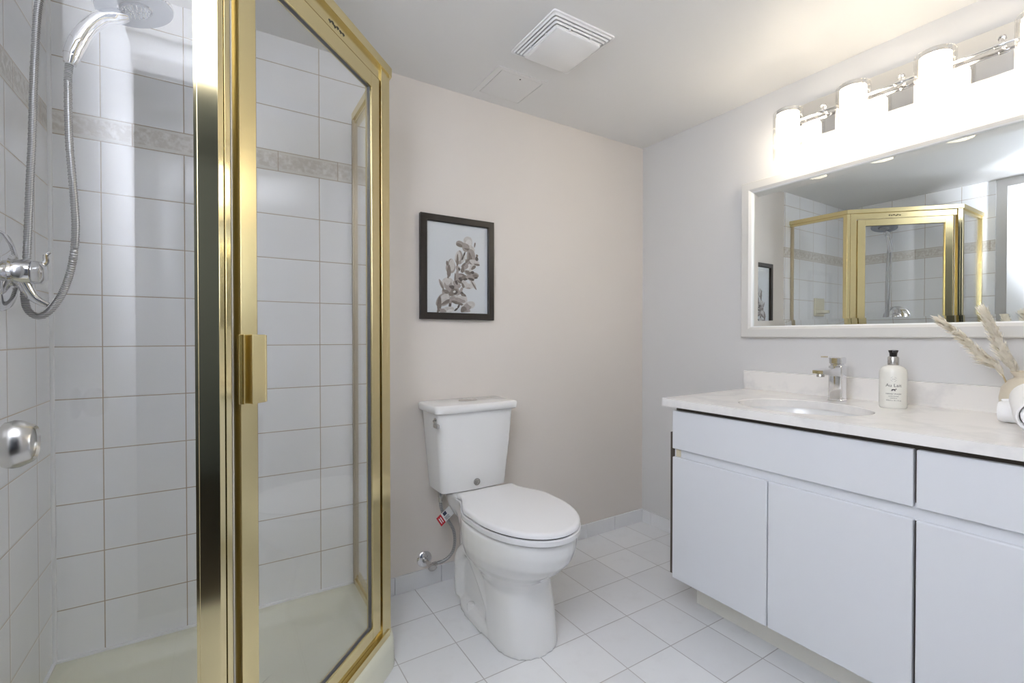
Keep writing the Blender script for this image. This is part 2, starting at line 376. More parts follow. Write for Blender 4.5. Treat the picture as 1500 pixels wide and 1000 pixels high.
b.box(.440, .470, 1.50, D - .0085, ZB, ZB + .022, .002); b.box(.446, .464, 1.50, D - .0085, ZB + .022, ZB + .036)
b.build('sill', M['brass_m'], se)
# wall jambs
MB().box(XL + .0085, XL + .030, 1.019, 1.046, ZB, ZT - .028, .0015).box(XL + .03, XL + .036, 1.027, 1.038, ZB + .03, ZT - .04).build('wall_jamb', M['brass_m'], se)
MB().box(.438, .458, D - .024, D - .0085, ZB, ZT - .028, .0015).box(.444, .455, D - .028, D - .024, ZB + .03, ZT - .04).build('wall_jamb', M['dull'], se)
# corner posts
b = MB(); b.prism([(-.032, 1.020), (A.x, A.y), dpt(.012), dpt(.012, .025), (-.0094, 1.045), (-.032, 1.045)], ZB, ZT - .028, .0012)
dbox(b, .0135, .026, -.0015, .024, ZB, ZT - .028, .0012)
b.box(-.037, -.032, 1.026, 1.040, ZB + .03, ZT - .042)
b.build('corner_post', M['brass'], se)
b = MB(); e = (B - A).length; b.prism([dpt(e - .018, .025), dpt(e - .018), (B.x, B.y), (B.x, 1.512), (.443, 1.512), (.443, 1.4975)], ZB, ZT - .028, .0012)
dbox(b, .606, e - .0195, -.0015, .024, ZB, ZT - .028, .0012); b.box(.4445, .4545, 1.512, 1.517, ZB + .03, ZT - .042)
b.build('corner_post', M['brass_m'], se)
# fixed panes
MB().box(XL + .03, -.0345, 1.0295, 1.0355, ZB + .028, ZT - .040).build('glass_pane', M['glass'], se, smooth=False)
MB().box(.4465, .4525, 1.514, D - .032, ZB + .034, ZT - .040).build('glass_pane', M['glass'], se, smooth=False)
# hinged door on the diagonal
DZ0, DZ1 = ZB + .045, ZT - .070
b = MB(); dbox(b, .051, .0945, .001, .022, DZ0, DZ1, .0015); dbox(b, .551, .597, .001, .022, DZ0, DZ1, .0015)
dbox(b, .0945, .551, .001, .022, DZ1 - .044, DZ1, .0015); dbox(b, .0945, .551, .001, .022, DZ0, DZ0 + .034, .0015)
dbox(b, .0945, .0975, .006, .018, DZ0 + .034, DZ1 - .044)
sd = b.build('shower_door', M['brass_m'], se)
b = MB(); dbox(b, .0955, .550, .009, .015, DZ0 + .032, DZ1 - .042); b.build('glass_pane', M['glass'], sd, smooth=False)
b = MB(); dbox(b, .041, .066, -.004, .001, .928, 1.064, .001); dbox(b, .045, .049, -.012, -.003, .928, 1.064, .001); dbox(b, .056, .061, -.022, -.003, .928, 1.064, .001); dbox(b, .052, .087, -.0255, -.0215, .928, 1.064, .0012)
b.tube([(*dpt(.087, -.0235), .929), (*dpt(.087, -.0235), 1.063)], .0032, 10, sm=1)
b.build('handle', M['brass_m'], sd)
b = MB(); dbox(b, .0375, .0405, .008, .014, DZ0 - .01, DZ1 + .02); b.build('seal_strip', M['vinyl'], sd)
b = MB(); dbox(b, .5485, .5515, .007, .016, DZ0 + .034, DZ1 - .044); dbox(b, .0975, .5485, .007, .016, DZ1 - .0455, DZ1 - .043); dbox(b, .0975, .5485, .007, .016, DZ0 + .033, DZ0 + .0355); b.build('glazing_seal', pmat('grey_seal', (.09, .095, .11), .4), sd)
b = MB(); dbox(b, .026, .051, .0145, .020, ZB + .04, ZT - .066); dbox(b, .5975, .6055, .017, .021, ZB + .04, ZT - .066); b.build('gasket', pmat('bronze_channel', (.30, .235, .10), .3, .8), se)

# valve on the tiled wall
VY, VZ = 1.505, 1.208
sv = thing('shower_valve', (XL + .007, VY, VZ), 'chrome shower mixing valve with lever on the tiled wall', 'shower valve')
mv = Matrix.Translation((XL + .007, VY, VZ)) @ Matrix.Rotation(PI / 2, 4, 'Y')
MB().lathe([(.090, 0), (.090, .003), (.084, .010), (.060, .017), (.040, .020), (.036, .024)], 48, mat=mv).build('escutcheon', M['chrome'], sv)
MB().lathe([(.030, .018), (.029, .022), (.0285, .050), (.0275, .052)], 36, mat=mv).build('valve_body', M['chrome'], sv)
MB().lathe([(.0265, .0535), (.0275, .056), (.027, .068), (.020, .0735), (.010, .075)], 36, mat=mv).build('cap', M['chrome'], sv)
b = MB(); x0 = XL + .007
b.tube([(x0 + .062, VY, VZ + .012), (x0 + .074, VY + .002, VZ + .026), (x0 + .074, VY + .003, VZ + .042), (x0 + .081, VY + .004, VZ + .050)], .006, 10, radii=lambda t: .0075 * (1 - .55 * t))
b.tube([(x0 + .036, VY, VZ - .022), (x0 + .046, VY + .002, VZ - .045), (x0 + .058, VY + .004, VZ - .062), (x0 + .076, VY + .006, VZ - .074)], .01, 12, radii=lambda t: .014 * (1 - .6 * t) + .001)
b.build('lever', M['chrome'], sv)
# overhead shower head with arm
HX, HY, HZ = -.175, 1.505, 1.885
HM = Matrix.Translation((HX, HY, HZ)) @ Matrix.Rotation(-.24, 4, 'Y')     # the disc leans out into the shower
sh = thing('rain_shower', (XL + .007, HY, 1.99), 'round chrome rain shower head on a wall arm high above the valve', 'shower head')
b = MB(); b.tube([(XL + .007, HY, 2.00), (XL + .06, HY, 2.005), (XL + .10, HY, 1.985), (-.285, HY, 1.955)], .0105, 14)
b.lathe([(.030, 0), (.028, .006), (.012, .010)], 28, mat=Matrix.Translation((XL + .007, HY, 2.0)) @ Matrix.Rotation(PI / 2, 4, 'Y')); b.build('arm', M['chrome'], sh)
b = MB(); b.lathe([(.018, -.03), (.021, -.026), (.021, .026), (.018, .03)], 24, mat=along((-.300, HY, 1.963), (-.27, HY, 1.945))); b.build('diverter', M['chrome'], sh)
b = MB(); b.tube([(-.280, HY, 1.952), (-.235, HY, 1.945), (-.20, HY, 1.925), (HX - .005, HY, HZ + .02)], .011, 12)
b.lathe([(.0, .030), (.020, .026), (.045, .016), (.078, .008), (.0835, .003), (.0835, -.002), (.081, -.004), (.036, -.004), (.034, .002), (.0, .002)], 56, mat=HM, cap0=False, cap1=False)
b.build('head', M['chrome'], sh)
b = MB(); b.lathe([(.0805, -.0045), (.0805, -.006), (.037, -.006), (.037, -.0045)], 56, mat=HM, cap0=False, cap1=False)
b.build('spray_ring', M['spray'], sh)
# hand shower docked in the middle of the head
hs = thing('hand_shower', (-.294, 1.505, 1.72), 'chrome hand shower docked in the rain head, with a hose hanging down', 'hand shower')
b = MB(); hp = [(HX - .012, HY, HZ - .027), (HX - .032, HY, HZ - .032), (-.236, HY, 1.838), (-.262, HY, 1.805), (-.281, HY, 1.765), (-.2925, HY, 1.728)]
b.tube(hp, .02, 18, radii=lambda t: (.0205 - .003 * math.sin(t * PI * 1.1) - .004 * max(0, t - .8) * 5) * min(1, .5 + 2.2 * t)); b.build('handle', M['chrome'], hs)
b = MB(); b.lathe([(.016, 0), (.0165, .004), (.012, .024), (.0095, .026)], 20, mat=along((-.2915, HY, 1.731), (-.2985, HY, 1.700))); b.build('collar', M['chrome'], hs)
b = MB(); b.lathe([(.0, -.002), (.031, -.002), (.033, -.005), (.031, -.009), (.0, -.0105)], 36, mat=HM, cap0=False, cap1=False)
sp = b.build('spray_face', M['spray'], hs)
b = MB()
for rr, n in ((.007, 5), (.014, 10), (.021, 14), (.027, 18)):
    for k in range(n):
        a = 2 * PI * k / n; b.lathe([(.0017, 0), (.0012, .0035)], 6, mat=HM @ Matrix.Translation((rr * math.cos(a), rr * math.sin(a), -.009)) @ Matrix.Rotation(PI, 4, 'X'))
nz = b.build('nozzles', M['nozzle'], sp); nz['kind'] = 'stuff'
hose = [(-.2975, HY, 1.705), (-.300, HY, 1.66), (-.299, HY, 1.53), (-.293, HY, 1.42), (-.290, HY + .005, 1.32), (-.297, HY + .01, 1.24), (-.314, HY + .02, 1.175), (-.338, HY + .03, 1.128),
        (-.363, HY + .04, 1.108), (-.384, HY + .045, 1.125), (-.390, HY + .05, 1.17), (-.387, HY + .055, 1.24), (-.381, HY + .055, 1.40), (-.374, HY + .05, 1.54), (-.366, HY + .04, 1.72), (-.352, HY + .025, 1.86), (-.322, HY + .012, 1.915), (-.309, HY + .004, 1.930)]
b = MB(); P = spline(hose, 26)
b.tube(P, .0075, 12, sm=1, radii=lambda t: .0070 if int(t * (len(P) - 1)) % 2 else .0080); b.build('hose', M['braid'], hs)
# soap dish in the tiled back wall
sdh = thing('soap_dish', (.03, D - .007, 1.29), 'cream ceramic soap dish set in the tiled wall behind the shower door', 'soap dish')
b = MB(); b.box(-.045, .105, D - .020, D - .005, 1.222, 1.365, .006); b.build('back_plate', M['dishm'], sdh)
b = MB(); b.loft([[(x, D - .02 - y, 1.245 + z) for x, y, z in [(.03 + .068 * math.cos(a), .062 * max(0, math.sin(a)), zz) for a in [PI * i / 20 for i in range(21)]]] for zz in (0, .022)]); b.box(-.038, .098, D - .03, D - .018, 1.24, 1.27, .003)
b.build('tray', M['dishm'], sdh)
print('shower done')

# ------------------------------------------------------------------ toilet
TX = .893
to = thing('toilet', (TX, 1.60, 0), 'white two-piece toilet with closed lid against the back wall', 'toilet')
def egg(cx, yf, yb, hw, n=40, sq=2.0, wide=.56, sqb=None):
    # outline of a bowl seen from above: round front at yf, squarer back at yb, widest at `wide` of the way back
    ym = yf + (yb - yf) * wide; out = []
    for i in range(n):
        a = 2 * PI * i / n; c, s = math.cos(a), math.sin(a)
        ee = 2 / (sq if s < 0 else (sqb or sq))
        x = hw * math.copysign(abs(c) ** ee, c); y = math.copysign(abs(s) ** ee, s)
        out.append((cx + x, ym + y * ((yb - ym) if s > 0 else (ym - yf))))
    return out
def ring(z, *a, **k): return [(x, y, z) for x, y in egg(*a, **k)]
b = MB()
# bowl flowing down into the front column
b.loft([ring(0, TX + .010, 1.245, 1.50, .116, sq=2.4), ring(.03, TX + .010, 1.249, 1.50, .115, sq=2.5), ring(.12, TX + .010, 1.266, 1.51, .111, sq=2.7), ring(.20, TX + .008, 1.280, 1.53, .109, sq=2.6),
        ring(.232, TX, 1.272, 1.56, .117, sq=2.3), ring(.258, TX, 1.240, 1.60, .138, sq=2.1), ring(.29, TX, 1.195, 1.62, .162, sq=2.05), ring(.33, TX, 1.155, 1.63, .177, sq=2.0),
        ring(.37, TX, 1.137, 1.635, .182, sq=2.0), ring(.405, TX, 1.133, 1.635, .182, sq=2.0), ring(.418, TX, 1.138, 1.63, .178, sq=2.0)])
# foot flange, trapway body and rear deck
b.loft([ring(0, TX + .006, 1.30, 1.715, .116, sq=2.6, sqb=3.0), ring(.028, TX + .006, 1.30, 1.713, .115, sq=2.6, sqb=3.0), ring(.042, TX + .006, 1.31, 1.700, .100, sq=2.6, sqb=3)])
b.loft([ring(.0, TX + .004, 1.36, 1.735, .082, sq=4), ring(.10, TX + .004, 1.38, 1.735, .078, sq=4), ring(.25, TX, 1.40, 1.715, .082, sq=4), ring(.36, TX, 1.42, 1.73, .100, sq=4)])
for sx in (-1, 1):                                # swept trapway on either side
    b.tube([(TX + sx * .070, 1.44, .10), (TX + sx * .080, 1.50, .19), (TX + sx * .084, 1.58, .25), (TX + sx * .082, 1.66, .20), (TX + sx * .072, 1.69, .10), (TX + sx * .068, 1.69, .03)], .03, 12)
b.loft([ring(.33, TX, 1.52, 1.80, .080, sq=3.5), ring(.37, TX, 1.52, 1.825, .098, sq=3.5), ring(.405, TX, 1.50, 1.84, .102, sq=3.6), ring(.426, TX, 1.50, 1.845, .106, sq=3.6), ring(.430, TX, 1.51, 1.84, .100, sq=3.6)])
b.loft([ring(0, TX + .004, 1.66, 1.815, .034, sq=4), ring(.36, TX + .004, 1.66, 1.815, .036, sq=4)])
bw = b.build('bowl', M['china'], to)
m = bw.modifiers.new('fuse', 'REMESH'); m.mode = 'VOXEL'; m.voxel_size = .006; m.use_smooth_shade = True
m = bw.modifiers.new('smooth', 'SMOOTH'); m.factor = .5; m.iterations = 7
def tank_ring(z, x0, x1, yb, yf, bow, r=.022):
    out = []
    for x, y in rrect(x0, x1, yf, yb, r, 6):
        t = (x - (x0 + x1) / 2) / ((x1 - x0) / 2)
        if y < (yf + yb) / 2: y -= bow * (1 - t * t)
        out.append((x, y, z))
    return out
b = MB(); n = 24
def dense(z, x0, x1, yb, yf, bow, r):
    R = []
    k = 16; mid = (x0 + x1) / 2; hwid = (x1 - x0) / 2
    front = [(x0 + r + (x1 - x0 - 2 * r) * i / k, yf) for i in range(k + 1)]
    pts = [(x0 + r - r * math.sin(a), yb - r + r * math.cos(a)) for a in [PI / 2 * i / 5 for i in range(6)]] + \
          [(x0 + r - r * math.cos(a), yf + r - r * math.sin(a)) for a in [PI / 2 * i / 5 for i in range(5)]] + front + \
          [(x1 - r + r * math.sin(a), yf + r - r * math.cos(a)) for a in [PI / 2 * i / 5 for i in range(1, 6)]] + \
          [(x1 - r + r * math.cos(a), yb - r + r * math.sin(a)) for a in [PI / 2 * i / 5 for i in range(6)]]
    for x, y in pts:
        t = max(-1, min(1, (x - mid) / hwid))
        if y < yf + r + .001: y -= bow * (1 - t * t)
        R.append((x, y, z))
    return R
b.loft([dense(.432, .752, 1.030, 1.850, 1.712, .010, .012), dense(.436, .744, 1.038, 1.852, 1.706, .011, .018), dense(.50, .738, 1.044, 1.854, 1.700, .013, .020), dense(.62, .727, 1.055, 1.856, 1.692, .014, .020),
        dense(.757, .717, 1.065, 1.858, 1.686, .015, .020)])
tk = b.build('tank', M['china'], to, angle=40)
b = MB(); b.loft([dense(.757, .708, 1.074, 1.862, 1.677, .014, .013), dense(.760, .704, 1.078, 1.864, 1.673, .014, .014), dense(.782, .702, 1.080, 1.865, 1.671, .014, .014), dense(.788, .706, 1.076, 1.863, 1.675, .014, .013), dense(.790, .714, 1.068, 1.857, 1.683, .013, .012)])
b.build('tank_lid', M['china'], to, angle=50)
b = MB(); b.lathe([(.036, 0), (.036, .003), (.033, .0045), (.0, .0045)], 36, mat=Matrix.Translation((TX, 1.775, .7895)) @ Matrix.Diagonal((1.2, .75, 1, 1)), cap1=False); b.box(TX - .001, TX + .001, 1.75, 1.80, .7935, .7945)
b.build('flush_button', M['nickel'], to)
b = MB(); b.lathe([(.013, 0), (.013, .007), (.010, .009)], 20, mat=Matrix.Translation((.7235, 1.712, .728)) @ Matrix.Rotation(-PI / 2, 4, 'Y')); b.tube([(.713, 1.712, .728), (.707, 1.69, .727), (.700, 1.664, .722), (.697, 1.648, .718)], .006, 10)
b.box(.6915, .7045, 1.634, 1.672, .7115, .7275, .003); b.build('flush_lever', M['nickel'], to)
b = MB(); mt = Matrix.Translation((TX - .004, 1.688, .468)) @ Matrix.Rotation(PI / 2, 4, 'X')
b.lathe([(.0145, 0), (.0145, .004), (.0125, .0045), (.0118, .0025), (.0, .0025)], 32, mat=mt, cap1=False)
for k in range(5):
    a = 2 * PI * k / 5 + .3; b.box(-.0012, .0012, .002, .0085, .0025, .0040, mat=mt @ Matrix.Rotation(a, 4, 'Z'))
b.build('emblem', M['nickel'], to)
SB = 1.625
def seat_out(z, gr, back):
    # rounded front, widest in the middle, then drawn in to a straight back edge at the hinges
    ym = 1.375; w = .1775 + gr; yb = back + gr * .4; r = []; n = 16
    half = [(w * math.sin(PI / 2 * i / 20), ym - (ym - 1.122 + gr) * math.cos(PI / 2 * i / 20)) for i in range(21)]
    for i in range(1, n + 1):
        t = i / n; y = ym + (yb - .010 - ym) * t; q = max(0, min(1, (t - .30) / .62)); half.append((w - .050 * q * q * (3 - 2 * q), y))
    x = half[-1][0]; half += [(x - .002, yb - .004), (x - .008, yb), (x - .05, yb), (x - .09, yb)]
    return [(TX + a, b_, z) for a, b_ in half] + [(TX - a, b_, z) for a, b_ in half[:0:-1]]
b = MB(); b.loft([seat_out(.4205, -.004, SB + .01), seat_out(.4235, .001, SB + .01), seat_out(.4385, .002, SB + .01), seat_out(.4410, -.003, SB + .01)]); b.box(TX - .105, TX + .105, SB - .02, SB + .035, .425, .440, .006)
b.build('seat', M['seat'], to, angle=50)
b = MB(); b.loft([seat_out(.4445, -.004, SB), seat_out(.4465, .0, SB), seat_out(.457, -.001, SB), seat_out(.461, -.006, SB - .004), seat_out(.4620, -.016, SB - .008)])
b.build('seat_lid', M['seat'], to, angle=50)
b = MB(); b.loft([seat_out(.439, -.006, SB), seat_out(.4455, -.006, SB)]); b.loft([seat_out(.408, -.020, SB), seat_out(.4215, -.020, SB)]); b.build('seat_gap_shade', M['dark'], to)  # dark slabs in the seat gaps, shade put into their colour
for sx in (-1, 1):
    MB().lathe([(.0155, 0), (.0155, .018), (.013, .026), (.006, .029)], 24, mat=Matrix.Translation((TX + .006 + sx * .097, 1.57, .028))).build('bolt_cap', M['china'], to)

# water supply
ws = thing('water_supply', (.735, D, .115), 'chrome shut-off valve and braided hose feeding the toilet tank', 'water supply valve')
my = Matrix.Translation((.735, D, .115)) @ Matrix.Rotation(PI / 2, 4, 'X')
MB().lathe([(.033, 0), (.033, .002), (.028, .007), (.014, .010), (.0125, .012)], 36, mat=my).build('escutcheon', M['chrome'], ws)
b = MB(); b.lathe([(.008, .0), (.008, .055), (.012, .056), (.012, .078), (.009, .080)], 20, mat=my)
b.lathe([(.0095, 0), (.0105, .002), (.0105, .016), (.008, .018)], 8, mat=along((.745, D - .067, .115), (.775, D - .067, .117))); b.build('valve_body', M['nickel'], ws)
b = MB(); b.loft([[(.017 * math.cos(a) * (1 + .08 * math.cos(5 * a)), .011 * math.sin(a), z) for a in [2 * PI * i / 30 for i in range(30)]] for z in (.080, .083, .092, .095)], mat=my); b.build('valve_knob', M['nickel'], ws)
b = MB(); hp = [(.765, D - .067, .117), (.80, D - .070, .123), (.828, D - .078, .150), (.838, D - .083, .195), (.832, D - .085, .245), (.808, D - .087, .29), (.779, D - .092, .335), (.768, D - .096, .375), (.768, D - .096, .398)]
b.tube(hp, .0065, 12, sm=10); b.build('hose', M['braid'], ws)
b = MB(); b.lathe([(.011, 0), (.011, .024), (.009, .027)], 8, mat=Matrix.Translation((.768, D - .096, .4015))); b.lathe([(.0085, 0), (.0085, .025)], 16, mat=Matrix.Translation((.768, D - .096, .382))); b.build('coupling_nut', M['nickel'], ws)
ht = thing('hose_tag', (.790, D - .10, .318), 'small red and white paper tag wrapped on the braided hose', 'tag')
mt = Matrix.Translation((.787, D - .100, .320)) @ Matrix.Rotation(math.radians(-32), 4, 'Y') @ Matrix.Rotation(math.radians(8), 4, 'Z')
MB().box(-.036, .036, -.0006, .0006, -.021, .021, mat=mt).build('paper', M['tag'], ht)
MB().box(-.0362, -.012, -.0011, .0011, -.0212, .0212, mat=mt).build('red_band', M['red'], ht)
b = MB(); b.box(-.004, .012, -.0011, .0, .003, .018, mat=mt)
for k in range(4): b.box(-.006, .014 + .004 * (k % 2), -.0011, .0, -.004 - .004 * k, -.0025 - .004 * k, mat=mt)
for k in range(2): b.box(-.030 + .008 * k, -.026 + .008 * k, -.0015, -.001, -.013, .013, mi=1, mat=mt)
b.build('print', [M['navy'], M['tag']], ht)

# ------------------------------------------------------------------ vanity
VX = 1.465                                        # face of the doors
va = thing('vanity_cabinet', (1.75, .6, 0), 'long white lacquered vanity cabinet with flat doors along the grey wall', 'cabinet')
b = MB(); y1, y0 = 1.183, YF
XB = XR - .0015
b.box(VX + .022, XB, y1 - .020, y1 - .002, .135, .792); b.box(VX + .022, XB, y0, y0 + .018, .135, .792); b.box(VX + .022, XB, y0 + .018, y1 - .020, .135, .153)
b.box(XB - .008, XB, y0 + .018, y1 - .020, .153, .792); b.box(VX + .0205, VX + .022, y0, y1 - .003, .136, .7925, mi=1); b.build('carcass', [M['lac'], M['raw_shade']], va)  # front sheet behind the doors: shade of the unlit gaps put into its colour
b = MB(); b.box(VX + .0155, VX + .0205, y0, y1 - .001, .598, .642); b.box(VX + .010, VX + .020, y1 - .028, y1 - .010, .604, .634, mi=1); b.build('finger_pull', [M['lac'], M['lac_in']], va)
MB().box(1.607, XR - .0015, y0, 1.176, 0, .137).build('toe_kick', pmat('toe_kick_paint', (.82, .80, .73), .4), va)
MB().box(VX + .022, XR - .010, y1 - .0018, 1.2085, .142, .69).build('end_panel', M['raw_shade'], va)
for (a, c) in ((y1, .4525), (.4465, y0 + .004)):
    MB().box(VX, VX + .0195, c, a, .634, .7790, .003, seg=3).build('drawer_front', M['lac'], va)
for (a, c) in ((y1, .8195), (.8165, .4525), (.4465, .0860), (.083, y0 + .004)):
    MB().box(VX, VX + .0195, c, a, .139, .603, .004, seg=3).build('door', M['lac'], va)
# worktop with an oval cut-out
SCX, SCY, SA, SBb = 1.675, .820, .172, .200
ct = thing('countertop', (1.75, .6, .795), 'white marble-look countertop with low backsplash on the vanity', 'countertop')
def wall_pt(a, z):                                # where a ray from the sink centre leaves the slab
    c, s = math.cos(a), math.sin(a); x0, x1, ya, yb = 1.4436, XR, YF, 1.216
    t = min(((x1 if c > 0 else x0) - SCX) / c if abs(c) > 1e-9 else 9e9, ((yb if s > 0 else ya) - SCY) / s if abs(s) > 1e-9 else 9e9)
    x, y = SCX + c * t, SCY + s * t
    if y > 1.2: y += .024 * (x - x0) / (x1 - x0)
    return (x, y, z)
ang = sorted([2 * PI * i / 96 + .001 for i in range(96)] + [math.atan2(y - SCY, x - SCX) % (2 * PI) for x in (1.4436, XR) for y in (YF, 1.216)])
el = lambda a, z, g=0: (SCX + (SA + g) * (SBb + g) * math.cos(a) / math.hypot((SBb + g) * math.cos(a), (SA + g) * math.sin(a)), SCY + (SA + g) * (SBb + g) * math.sin(a) / math.hypot((SBb + g) * math.cos(a), (SA + g) * math.sin(a)), z)
b = MB(); t = [[wall_pt(a, .8235) for a in ang], [el(a, .8235, .002) for a in ang], [el(a, .8215) for a in ang], [el(a, .795) for a in ang], [wall_pt(a, .795) for a in ang]]
b.loft(t + [t[0]], False, False); bmesh.ops.remove_doubles(b.bm, verts=b.bm.verts, dist=1e-5); bmesh.ops.recalc_face_normals(b.bm, faces=b.bm.faces)
b.build('slab', M['marble'], ct, angle=30)
MB().box(XR - .020, XR, YF, 1.250, .8230, .905, .0015).build('backsplash', M['marble'], ct)
sk = thing('sink', (SCX, SCY, .795), 'oval white undermount sink set in the countertop below the faucet', 'sink')
b = MB(); prof = [(.012, .794), (.004, .7945), (.003, .785), (-.012, .745), (-.035, .705), (-.07, .678), (-.11, .665), (-.145, .661)]
b.loft([[el(a, z, g) for a in [2 * PI * i / 64 for i in range(64)]] for g, z in prof] + [[el(a, z, g) for a in [2 * PI * i / 64 for i in range(64)]] for g, z in [(-.145, .651), (-.10, .655), (-.055, .67), (-.02, .70), (.004, .75), (.012, .785), (.012, .794)]], False, False)
b.build('basin', M['china'], sk, angle=60)
MB().lathe([(.029, .0), (.029, .004), (.020, .0045), (.016, .001), (0, .001)], 32, mat=Matrix.Translation((SCX, SCY, .6615)), cap1=False).build('drain', M['chrome'], sk)
# faucet
FX, FY = 1.925, .818
fa = thing('faucet', (FX, FY, .8235), 'square chrome single-lever faucet on the countertop behind the sink', 'faucet')
b = MB(); b.loft([[(x, y, z) for x, y in rrect(FX - w, FX + w, FY - w, FY + w, .005, 3)] for w, z in ((.0245, .8236), (.0245, .829), (.022, .832), (.0215, .940), (.0225, .951), (.021, .953))]); b.build('body', M['chrome'], fa)
b = MB(); b.loft([[(x, y, z) for x, y, z in ((xx, FY - hw, zt), (xx, FY + hw, zt), (xx, FY + hw, zb), (xx, FY - hw, zb))] for xx, hw, zt, zb in ((FX - .015, .020, .948, .914), (FX - .07, .019, .946, .922), (FX - .125, .018, .943, .927), (FX - .145, .017, .941, .930))])
b.bm.faces.ensure_lookup_table(); b.build('spout', M['chrome'], fa, angle=20)
MB().lathe([(.012, 0), (.012, .008), (.010, .012)], 20, mat=Matrix.Translation((FX - .125, FY, .918))).build('aerator', M['nickel'], fa)
b = MB(); b.loft([[(x, y, z) for x, y in rrect(FX - w, FX + w, FY - w, FY + w, .006, 3)] for w, z in ((.018, .953), (.018, .958), (.0215, .962), (.0215, .982), (.019, .985))])
b.box(-.085, .0, -.013, .013, -.003, .003, .0015, mat=Matrix.Translation((FX - .012, FY, .983)) @ Matrix.Rotation(.06, 4, 'Y')); b.build('lever', M['chrome'], fa, angle=20)
# soap bottle
BX, BY, BZ = 1.903, .643, .8236
so = thing('soap_bottle', (BX, BY, BZ), 'ivory hand soap pump bottle with black printed label on the countertop', 'soap bottle')
b = MB(); b.lathe([(.034, 0), (.0365, .003), (.0372, .010), (.0372, .118), (.035, .128), (.030, .135), (.022, .1395), (.015, .141), (.013, .143)], 40, mat=Matrix.Translation((BX, BY, BZ))); b.build('body', M['bottle'], so, angle=50)
b = MB(); b.lathe([(.0145, .141), (.0155, .144), (.0155, .166), (.0135, .170)], 28, mat=Matrix.Translation((BX, BY, BZ))); b.build('collar', M['nickel'], so)
b = MB(); b.lathe([(.010, .169), (.0105, .180), (.0135, .188), (.0135, .191), (.006, .192)], 24, mat=Matrix.Translation((BX, BY, BZ)))
b.box(-.030, 0, -.0045, .0045, .183, .190, .002, mat=rotz((BX, BY, BZ), math.atan2(-BY, -BX) + PI + .12)); b.build('pump', M['black'], so)
# printed label, wrapped on the round body and facing the room
def text_mesh(txt, size):
    cu = bpy.data.curves.new('t', 'FONT'); cu.body = txt; cu.size = size; cu.align_x = 'CENTER'; cu.resolution_u = 3
    o = bpy.data.objects.new('t', cu); C.objects.link(o); dgp = bpy.context.evaluated_depsgraph_get()
    me = bpy.data.meshes.new_from_object(o.evaluated_get(dgp)); bpy.data.objects.remove(o); bpy.data.curves.remove(cu); return me
b = MB(); FA = math.atan2(0 - BY, 0 - BX) + .04
def wrap(me, z, sx=1.0):
    t = bmesh.new(); t.from_mesh(me); bpy.data.meshes.remove(me)
    bmesh.ops.subdivide_edges(t, edges=[e for e in t.edges if e.calc_length() > .004], cuts=2)
    for v in t.verts:
        a = FA + v.co.x * sx / .0372; r = .0374; v.co = Vector((BX + r * math.cos(a), BY + r * math.sin(a), BZ + z + v.co.y))
    me2 = bpy.data.meshes.new('w'); t.to_mesh(me2); t.free(); b.bm.from_mesh(me2); bpy.data.meshes.remove(me2)
wrap(text_mesh('Au Lait', .0145), .072); wrap(text_mesh('HAND WASH', .0068), .0465); wrap(text_mesh('LAVE-MAINS', .0048), .0395); wrap(text_mesh('CRÉMEUX', .0042), .0335); wrap(text_mesh('300ml e 10.1 fl oz', .0056), .0255)
def flat(polys, z):
    t = bmesh.new()
    for P in polys: t.faces.new([t.verts.new((x, y, 0)) for x, y in P])
    me = bpy.data.meshes.new('p'); t.to_mesh(me); t.free(); wrap(me, z)
flat([[(-.006, .002), (-.004, .0055), (.004, .0055), (.0045, .0025), (-.004, .0015)], [(-.006, -.0015), (-.0048, -.0015), (-.0042, .003), (-.006, .003)], [(-.0035, -.0012), (-.0025, -.0012), (-.0022, .002), (-.0038, .002)],
      [(.002, -.0012), (.003, -.0012), (.0035, .003), (.0018, .003)], [(.0042, -.0012), (.0050, -.0012), (.005, .003), (.0038, .003)], [(.0035, .0055), (.0062, .0075), (.0085, .0062), (.008, .0048), (.005, .004)]], .059)
def arc(cx, cy, r0, r1, a0, a1, n=8):
    return [(cx + r1 * math.cos(a0 + (a1 - a0) * i / n), cy + r1 * math.sin(a0 + (a1 - a0) * i / n)) for i in range(n + 1)] + [(cx + r0 * math.cos(a0 + (a1 - a0) * i / n), cy + r0 * math.sin(a0 + (a1 - a0) * i / n)) for i in range(n, -1, -1)]
flat([arc(0, 0, .0075, .0079, .3, 1.3), arc(0, 0, .0075, .0079, 1.8, 2.8), arc(0, 0, .0075, .0079, 3.4, 4.4), arc(0, 0, .0075, .0079, 5, 6)], .097)
wrap(text_mesh('S F S', .0042), .0955)
lb = b.build('label_print', M['ink'], so, smooth=False)

